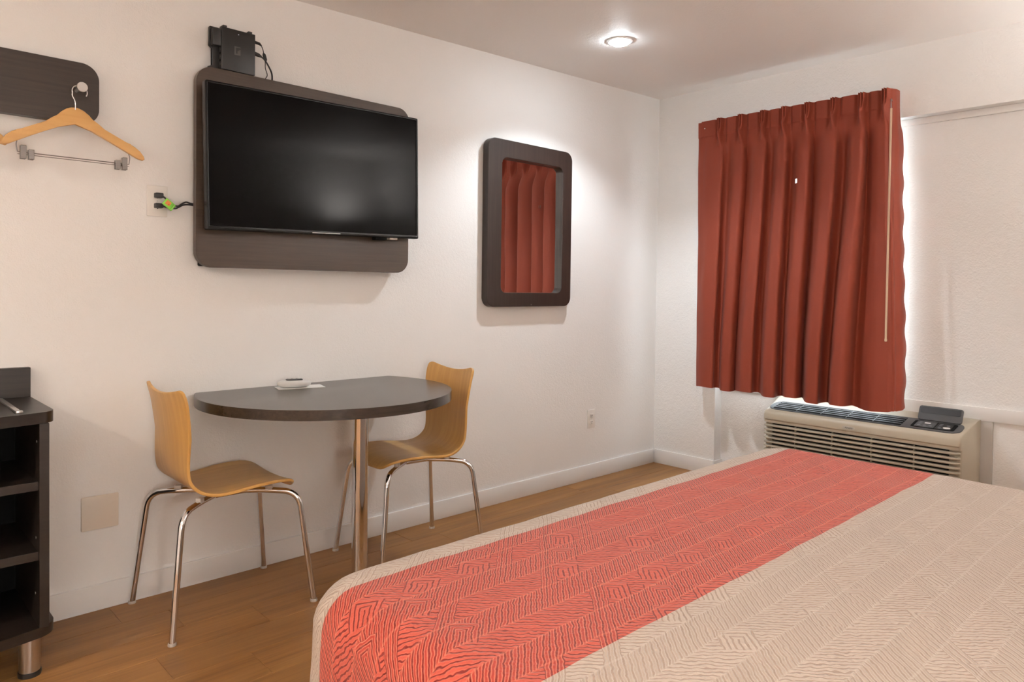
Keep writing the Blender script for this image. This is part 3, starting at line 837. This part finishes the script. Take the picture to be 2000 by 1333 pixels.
# ------------------------------------------------------------------ wall sockets, plugs and plates
def socket(xc, zc, label, w=0.072, h=0.114):
    t = thing('wall_socket', label, 'socket', (xc, WN, zc - h / 2), group='white wall sockets')
    obj('cover_plate', prism(new(), rrect(xc - w / 2, xc + w / 2, zc - h / 2, zc + h / 2, 0.003, 3), 0.006, WN, 'y', bev=0.002), 'white_plastic', t)
    for s_ in (-1, 1):
        z = zc + s_ * 0.0195
        rc = obj('receptacle', prism(new(), rrect(xc - 0.017, xc + 0.017, z - 0.0135, z + 0.0135, 0.009, 4), 0.0035, 0.0065, 'y', bev=0.0008), 'white_plastic', t)
        for dx, hh in ((-0.0065, 0.0045), (0.0065, 0.0035)):
            obj('slot', bx(xc + dx - 0.0013, xc + dx + 0.0013, 0.0032, 0.004, z - hh + 0.002, z + hh + 0.002), 'slot_black', rc, smooth=0)
        obj('slot', cyl(new(), (xc, 0.0036, z - 0.008), 0.0024, 0.0006, (0, -1, 0), 10), 'slot_black', rc)
    obj('screw', cyl(new(), (xc, 0.0065, zc), 0.0028, 0.0012, (0, -1, 0), 10), 'brushed_steel', t)
    return t
socket(-3.176, 1.481, 'white wall socket with two black plugs beside the television board')
socket(-0.655, 0.372, 'empty white wall socket low on the wall under the mirror', 0.07, 0.114)
for k, (z, label) in enumerate(((1.5005, 'upper black plug and cord in the socket by the television'), (1.4625, 'lower black plug and cord in the socket by the television'))):
    t = thing('plugged_cord', label, 'cord', (-3.176, -0.01, z), group='plugged-in power cords')
    obj('plug', bx(-3.190, -3.162, -0.022, 0.0034, z - 0.009, z + 0.009, bev=0.003), 'black_plastic', t)
    if k == 0: pth = [(-3.165, -0.016, z - 0.002), (-3.155, -0.018, z - 0.010), (-3.143, -0.020, z - 0.022), (-3.126, -0.020, 1.468), (-3.110, -0.018, 1.466), (-3.096, -0.016, 1.476), (-3.080, -0.014, 1.484), (-3.062, -0.010, 1.481), (-3.04, -0.006, 1.480)]
    else: pth = [(-3.165, -0.016, z), (-3.152, -0.016, z - 0.004), (-3.135, -0.014, 1.457), (-3.118, -0.012, 1.457), (-3.104, -0.011, 1.464), (-3.088, -0.009, 1.473), (-3.066, -0.006, 1.476), (-3.04, -0.003, 1.474)]
    obj('cable', tube(new(), smooth_path(pth, 5), 0.0031, 8), 'rubber', t)
t = thing('cord_tag', 'bright green tag wrapped round the cords at the socket', 'tag', (-3.148, -0.02, 1.468))
def tilt(bm):
    bm.transform(Matrix.Translation((-3.148, 0, 1.470)) @ Matrix.Rotation(math.radians(38), 4, 'Y') @ Matrix.Translation((3.148, 0, -1.470))); return bm
obj('body', tilt(bx(-3.166, -3.132, -0.031, -0.0235, 1.456, 1.484, bev=0.002)), 'green_tag', t)
obj('fold', tilt(bx(-3.132, -3.124, -0.029, -0.0225, 1.456, 1.484, bev=0.002)), 'green_tag', t)
obj('printed_mark', tilt(bx(-3.160, -3.142, -0.0316, -0.0309, 1.463, 1.479)), 'orange_print', t, smooth=0)
obj('printed_dot', tilt(bx(-3.148, -3.144, -0.0320, -0.0315, 1.466, 1.470)), 'red_print', t, smooth=0)

t = thing('blank_wall_plate', 'blank cream square cover plate low on the wall beside the cabinet', 'wall plate', (-3.366, WN, 0.29))
obj('plate', prism(new(), rrect(-3.426, -3.306, 0.292, 0.413, 0.004, 3), 0.004, WN, 'y', bev=0.002), 'off_white_plastic', t)
for xx in (-3.409, -3.324):
    for zz in (0.325, 0.378):
        obj('screw', cyl(new(), (xx, 0.004, zz), 0.0036, 0.0012, (0, -1, 0), 12), 'off_white_plastic', t)

# ------------------------------------------------------------------ curtain
HEADZ, HEM = 2.232, 0.572
top_y = [-0.508, -0.648, -0.790, -0.919, -1.055, -1.198, -1.344, -1.462]
bot_y = [-0.480, -0.590, -0.735, -0.880, -1.010, -1.135, -1.270, -1.500]
amp = [0.070, 0.060, 0.078, 0.088, 0.082, 0.100, 0.105, 0.06]
YL_T, YR_T, YL_B, YR_B = -0.352, -1.488, -0.385, -1.520
CXF = -0.086                   # plane of the flat heading
def sstep(a, b, x):
    t_ = max(0, min(1, (x - a) / (b - a))); return t_ * t_ * (3 - 2 * t_)
def curtain_pt(s, q):
    """s 0..1 left to right across the front, q 0 top .. 1 hem; returns x,y"""
    qq = q
    y = (YL_T + (YR_T - YL_T) * s) * (1 - qq) + (YL_B + (YR_B - YL_B) * s) * qq
    x = CXF
    z = HEADZ - (HEADZ - HEM) * q
    hz = HEADZ - z
    f = sstep(0.07, 0.30, hz)              # pleats open below the heading
    grow = 0.75 + 0.35 * sstep(0.2, 1.5, hz)
    disp = 0.0; shift = 0.0
    yk = [top_y[k] + (bot_y[k] - top_y[k]) * sstep(0.12, 1.0, q) for k in range(8)]
    ext_y = [YL_T + 0.12] + yk + [YR_T - 0.14]
    for k in range(9):
        if ext_y[k] >= y > ext_y[k + 1] or (k == 0 and y > ext_y[0]) or (k == 8 and y <= ext_y[9]):
            ph = (ext_y[k] - y) / (ext_y[k] - ext_y[k + 1])
            fall = 0.30 + 0.10 * math.sin(k * 2.3)
            if ph < fall: h = 0.5 + 0.5 * math.cos(PI * ph / fall)
            else:
                r_ = (ph - fall) / (1 - fall); h = 0.5 - 0.5 * math.cos(PI * r_ ** 0.85)
            ak = amp[max(0, min(7, k - 1))] * (1 - ph) + amp[max(0, min(7, k))] * ph
            if k == 8: ak *= 0.45
            disp += f * (ak * h) * grow - f * 0.012
            # folds lean over their own right side
            shift -= f * 0.030 * grow * math.exp(-((ph - 0.06) / 0.13) ** 2) + f * 0.030 * grow * math.exp(-((ph - 1.06) / 0.13) ** 2)
            break
    if hz < 0.2:
        for k in range(8):
            d = y - top_y[k]
            hp = (1 - sstep(0.10, 0.19, hz))
            wfan = 0.0125 * (1 - 0.5 * sstep(0.03, 0.105, hz))
            for m in (-1, 0, 1):
                disp += hp * (0.034 - 0.006 * abs(m)) * math.exp(-((d - m * wfan) / 0.0046) ** 2)
            disp -= hp * 0.012 * math.exp(-((abs(d) - 0.028) / 0.010) ** 2)
    nz = noise.noise(Vector((y * 9, z * 1.6, 1.7))) * 0.010 * f + noise.noise(Vector((y * 22, z * 5, 4.1))) * 0.0035
    disp += 0.0035 * (1 - sstep(0.094, 0.100, hz))      # doubled heading band
    x -= disp + nz - 0.006 * (1 - f)
    return x, y + shift
NSS, NQ = 560, 84
qs = lin(0, 0.056, 9) + lin(0.056, 0.062, 3)[1:] + lin(0.062, 0.13, 10)[1:] + lin(0.13, 1, NQ - 22)[1:]
ct = thing('curtain', 'rust red pinch-pleated curtain hanging over the window', 'curtain', (CXF, -0.95, HEM))
def curtain_grid(back):
    pts, uvv = [], []
    for q in qs:
        row = []; uvr = []
        z0 = HEADZ - (HEADZ - HEM) * q
        for i in range(NSS + 1):
            s = i / NSS
            x, y_ = curtain_pt(s, q)
            z = z0 - 0.012 * sstep(0.55, 0.95, s) * q + 0.006 * math.sin(s * 26) * q
            if s < 0.018 and q < 0.1: z -= 0.006
            row.append(Vector((x + back, y_, z))); uvr.append((s * 1.2, q * 1.65))
        # return at the right end, back to the wall
        x, y_ = curtain_pt(1, q); z = z0 - 0.012 * q
        for k in range(1, 15):
            tt = k / 14
            bulge = 0.010 * math.sin(tt * PI) * sstep(0.1, 0.6, q)
            xr = x + ((0.004 + 0.030 * sstep(0.10, 0.14, q)) - x) * tt
            row.append(Vector((xr + back * (1 - tt) - 0.0, y_ - 0.012 * sstep(0, 0.4, tt) - bulge - back * 0 + 0.004 * math.sin(q * 60) * tt * sstep(0.1, 0.3, q), z + 0.014 * tt * sstep(0.5, 1, q))))
            uvr.append((1.2 + 0.09 * tt, q * 1.65))
        pts.append(row); uvv.append(uvr)
    return pts, uvv
def sheet(name, pts, uvv, mat, parent, skip=()):
    off = parent.location; verts = [p - off for r in pts for p in r]; uvs = [u for r in uvv for u in r]
    W = len(pts[0]); faces = []
    for j in range(len(pts) - 1):
        for i in range(W - 1):
            if (j, i) in skip: continue
            faces.append((j * W + i, (j + 1) * W + i, (j + 1) * W + i + 1, j * W + i + 1))
    me = bpy.data.meshes.new(name); me.from_pydata(verts, [], faces); me.update()
    uvl = me.uv_layers.new(name='UVMap')
    for lp in me.loops: uvl.data[lp.index].uv = uvs[lp.vertex_index]
    for p in me.polygons: p.use_smooth = True
    me.materials.append(MATS[mat])
    o = bpy.data.objects.new(name, me); COL.objects.link(o); o.parent = parent
    return o
pts, uvv = curtain_grid(0.0)
# small worn hole where daylight shows
hj = min(range(len(qs)), key=lambda j: abs(HEADZ - (HEADZ - HEM) * qs[j] - 1.805))
hi = min(range(NSS), key=lambda i: abs(pts[hj][i].y + 1.003))
skip = {(hj, hi), (hj, hi + 1), (hj, hi + 5)}
sheet('cloth', pts, uvv, 'curtain_cloth', ct, skip)
lin_pts, lin_uv = [], []
for q in lin(0.05, 0.985, 60):
    rw, ur = [], []
    z = HEADZ - (HEADZ - HEM) * q
    yr = YR_T + (YR_B - YR_T) * q
    yl = YL_T + (YL_B - YL_T) * q - 0.01
    for i in range(81):
        tt = i / 80; y_ = yl + (yr + 0.004 - yl) * tt
        rw.append(Vector((-0.0555 + 0.003 * math.sin(y_ * 45), y_, z + (0.0 if tt < 0.99 else 0)))); ur.append((tt * 1.2, q * 1.65))
    for k in range(1, 13):
        tt = k / 12
        rw.append(Vector((-0.0555 + (0.008 + 0.038 * sstep(0.10, 0.14, q) + 0.0555) * tt, yr + 0.002 - 0.010 * tt - 0.010 * math.sin(tt * PI) * sstep(0.1, 0.6, q) + 0.003 * math.sin(q * 60) * tt, z + 0.012 * tt))); ur.append((1.2 + 0.07 * tt, q * 1.65))
    lin_pts.append(rw); lin_uv.append(ur)
lj = min(range(60), key=lambda j: abs(lin_pts[j][0].z - 1.805)); li = min(range(80), key=lambda i: abs(lin_pts[0][i].y + 0.985))
sheet('lining', lin_pts, lin_uv, 'lining', ct, {(lj + a, li + b) for a in (-1, 0, 1) for b in (-2, -1, 0, 1, 2)})
obj('hook_pin', lathe(new(), [(0, 0), (0.004, 0), (0.004, 0.003), (0, 0.004)], (CXF - 0.004, -0.402, 2.185), (-1, 0, 0), 12), 'brushed_steel', ct)
t = thing('curtain_rod', 'white traverse rod with brackets behind the curtain heading', 'curtain rod', (-0.03, -0.95, 2.17))
obj('rail', bx(-0.052, -0.036, -1.47, -0.37, 2.165, 2.195, bev=0.003), 'white_plastic', t)
for yy in (-1.44, -0.93, -0.40):
    obj('bracket', bx(-0.040, WE, yy - 0.01, yy + 0.01, 2.17, 2.19), 'white_plastic', t, smooth=0)
t = thing('curtain_wand', 'long pale wand hanging at the right edge of the red curtain', 'wand', (-0.125, -1.508, 0.93))
obj('stick', tube(new(), [(-0.124, -1.503, 2.118), (-0.172, -1.520, 0.935)], 0.0052, 10), 'wand', t)
obj('tip', lathe(new(), [(0, 0), (0.006, 0.002), (0.0065, 0.012), (0.0052, 0.016)], (-0.172, -1.520, 0.925), n=12), 'wand', t)
obj('hook', tube(new(), smooth_path([(-0.060, -1.487, 2.165), (-0.09, -1.492, 2.172), (-0.120, -1.500, 2.160), (-0.124, -1.503, 2.118)], 5), 0.0024, 8), 'clip_steel', t)

# ------------------------------------------------------------------ air conditioner
ac = thing('air_conditioner', 'beige wall air conditioner with louvres and dark control panel under the window', 'air conditioner', (-0.06, -1.38, 0.10))
YA, YB = -1.872, -0.884        # right and left ends
XF = -0.212
def ztop(x): return 0.546 + 0.21 * x if x < 0.02 else 0.5502
def prof_pts():
    return [(NI, 0.10), (NI, 0.5502), (0.02, 0.5502), (-0.06, ztop(-0.06)), (-0.17, ztop(-0.17)), (-0.190, 0.5035), (-0.203, 0.495), (XF, 0.480), (XF, 0.452), (XF + 0.006, 0.446), (XF + 0.006, 0.432), (XF + 0.028, 0.430), (XF + 0.028, 0.10)]
def ac_slice(pr, y0, y1):
    bm = new(); return prism(bm, [(a, b) for a, b in pr], y0, y1, 'y')
pp = prof_pts()
bm = new()
# shell lofted along the width, corners eased at both ends and slightly wider at the wall
ys = [YA, YA + 0.004, YA + 0.012, YA + 0.028, YA + 0.05, YB - 0.05, YB - 0.028, YB - 0.012, YB - 0.004, YB]
rings = []
for y_ in ys:
    d = min(y_ - YA, YB - y_); r_ = 0.05
    ins = r_ - math.sqrt(max(0, r_ * r_ - (r_ - min(d, r_)) ** 2))
    rg = []
    for (a, b) in pp:
        front = sstep(0.05, -0.2, a)
        hi_ = sstep(0.40, 0.55, b)
        taper = (1 - front) * 0.016 * (1 if y_ > -1.38 else -1)
        rg.append(bm.verts.new((a + ins * 0.45 * front, y_ + taper, b - ins * 0.25 * hi_ * front)))
    rings.append(rg)
K = len(pp)
for a, b in zip(rings, rings[1:]):
    for k in range(K): bm.faces.new((a[k], a[(k + 1) % K], b[(k + 1) % K], b[k]))
bm.faces.new(rings[0][::-1]); bm.faces.new(rings[-1])
body = obj('housing', bm, 'ac_beige', ac, smooth=40)
obj('intake_recess', bx(XF + 0.024, XF + 0.027, YA + 0.05, YB - 0.05, 0.118, 0.426), 'black_matte', ac, smooth=0)
# louvres across the front, one piece each
lp_ = [(XF + 0.0275, 0.0), (XF + 0.004, -0.002), (XF, -0.0045), (XF, -0.0095), (XF + 0.004, -0.0125), (XF + 0.0275, -0.009)]
for k in range(13):
    z0 = 0.4215 - 0.0232 * k
    bm = new(); rg = []
    for y_ in (YA + 0.002, YA + 0.012, YA + 0.03, YB - 0.03, YB - 0.012, YB - 0.002):
        d = min(y_ - YA, YB - y_); ins = 0.022 * (1 - min(1, d / 0.03)) ** 1.6
        rg.append([bm.verts.new((a + ins * (1 if a < XF + 0.01 else 0), y_, z0 + b)) for a, b in lp_])
    for a, b in zip(rg, rg[1:]):
        for i in range(6): bm.faces.new((a[i], a[(i + 1) % 6], b[(i + 1) % 6], b[i]))
    bm.faces.new(rg[0][::-1]); bm.faces.new(rg[-1])
    obj('louvre', bm, 'ac_beige', ac, smooth=40)
for k in range(4):
    y_ = YA + 0.2 + 0.2 * k
    obj('louvre_rib', bx(XF + 0.008, XF + 0.026, y_ - 0.002, y_ + 0.002, 0.118, 0.426), 'ac_beige', ac, smooth=0)
# dark band along the sloping top
def on_top(bm, lift):
    for v in bm.verts: v.co.z += ztop(v.co.x) + lift
    return bm
obj('top_band', on_top(prism(new(), rrect(-0.186, -0.052, YA + 0.012, YB - 0.014, 0.05, 8), -0.004, 0.0022, 'z', bev=0.001), 0), 'gunmetal', ac)
GY0, GY1 = -1.600, YB - 0.045
obj('outlet_recess', on_top(prism(new(), rrect(-0.177, -0.064, GY0, GY1, 0.008, 3), 0.0, 0.0028, 'z'), 0), 'black_matte', ac, smooth=0)
for k in range(4):
    x0 = -0.155 + 0.0255 * k
    obj('outlet_slat', on_top(bx(x0, x0 + 0.0045, GY0 + 0.003, GY1 - 0.003, 0.0026, 0.0036), 0), 'slat_grey', ac, smooth=0)
for k in range(1, 5):
    y_ = GY0 + (GY1 - GY0) * k / 5
    obj('outlet_rib', on_top(bx(-0.174, -0.066, y_ - 0.002, y_ + 0.002, 0.0026, 0.0034), 0), 'gunmetal', ac, smooth=0)
cp = obj('control_panel', on_top(prism(new(), rrect(-0.168, -0.078, -1.832, -1.640, 0.012, 4), 0.0020, 0.0032, 'z'), 0), 'black_matte', ac, smooth=0)
obj('keypad', on_top(prism(new(), rrect(-0.160, -0.085, -1.742, -1.655, 0.003, 2), 0.0030, 0.0044, 'z'), 0), 'gunmetal', cp, smooth=0)
obj('keypad', on_top(prism(new(), rrect(-0.160, -0.085, -1.815, -1.746, 0.003, 2), 0.0030, 0.0040, 'z'), 0), 'black_plastic', cp, smooth=0)
obj('display', on_top(bx(-0.112, -0.098, -1.716, -1.690, 0.0043, 0.0050), 0), 'paper', cp, smooth=0)
def disc(x, y_, rx, ry, z0, z1, n_=20):
    return on_top(prism(new(), [(x + rx * math.cos(2 * PI * k / n_), y_ + ry * math.sin(2 * PI * k / n_)) for k in range(n_)], z0, z1, 'z'), 0)
obj('power_button', disc(-0.142, -1.796, 0.009, 0.016, 0.0039, 0.0062), 'paper', cp)
for x_, y_ in ((-0.140, -1.672), (-0.140, -1.698), (-0.140, -1.724), (-0.118, -1.672), (-0.10, -1.672), (-0.10, -1.764), (-0.118, -1.764), (-0.140, -1.764), (-0.112, -1.796)):
    obj('key', disc(x_, y_, 0.006, 0.008, 0.0039, 0.0052), 'slat_grey', cp)
for y_ in (-1.70, -1.782):
    obj('key_legend', on_top(bx(-0.156, -0.154, y_ - 0.018, y_ + 0.018, 0.0039, 0.0046), 0), 'slat_grey', cp, smooth=0)
# lid standing open on its hinge
bm = prism(new(), rrect(-0.098, 0.098, 0.0, 0.074, 0.010, 5), -0.004, 0.004, 'y', bev=0.001)
M = Matrix.Translation((-0.064, -1.742, ztop(-0.064) + 0.004)) @ Matrix.Rotation(-PI / 2, 4, 'Z') @ Matrix.Rotation(math.radians(-28), 4, 'X')
bm.transform(M); ld = obj('control_lid', bm, 'gunmetal', ac)
bm = prism(new(), rrect(-0.090, 0.090, 0.036, 0.068, 0.006, 4), -0.0052, -0.0038, 'y'); bm.transform(M)
obj('lid_panel', bm, 'black_plastic', ld, smooth=0)
# maker's badge
obj('badge', prism(new(), rrect(-1.392, -1.332, 0.4585, 0.4745, 0.006, 4), XF - 0.0012, XF + 0.002, 'x'), 'ac_badge', ac)
fc = bpy.data.curves.new('badge_text', 'FONT'); fc.body = 'Amana'; fc.size = 0.014; fc.extrude = 0.0003; fc.align_x = 'CENTER'; fc.align_y = 'CENTER'; fc.shear = 0.25
fo = bpy.data.objects.new('badge_text_curve', fc); COL.objects.link(fo)
me = bpy.data.meshes.new_from_object(fo.evaluated_get(bpy.context.evaluated_depsgraph_get()))
bpy.data.objects.remove(fo)
bm = new(); bm.from_mesh(me)
bm.transform(Matrix.Translation((XF - 0.0016, -1.362, 0.4665)) @ Matrix(((0, 0, -1, 0), (-1, 0, 0, 0), (0, 1, 0, 0), (0, 0, 0, 1))))
obj('badge_lettering', bm, 'ac_text', ac, smooth=0)
# flange against the wall
obj('wall_flange', ring(new(), rrect(-1.938, -0.818, 0.06, 0.545, 0.003, 1), rrect(-1.887, -0.869, 0.10, 0.5449, 0.003, 1), 0.074, NI, 'x'), 'flange_grey', ac, smooth=0)
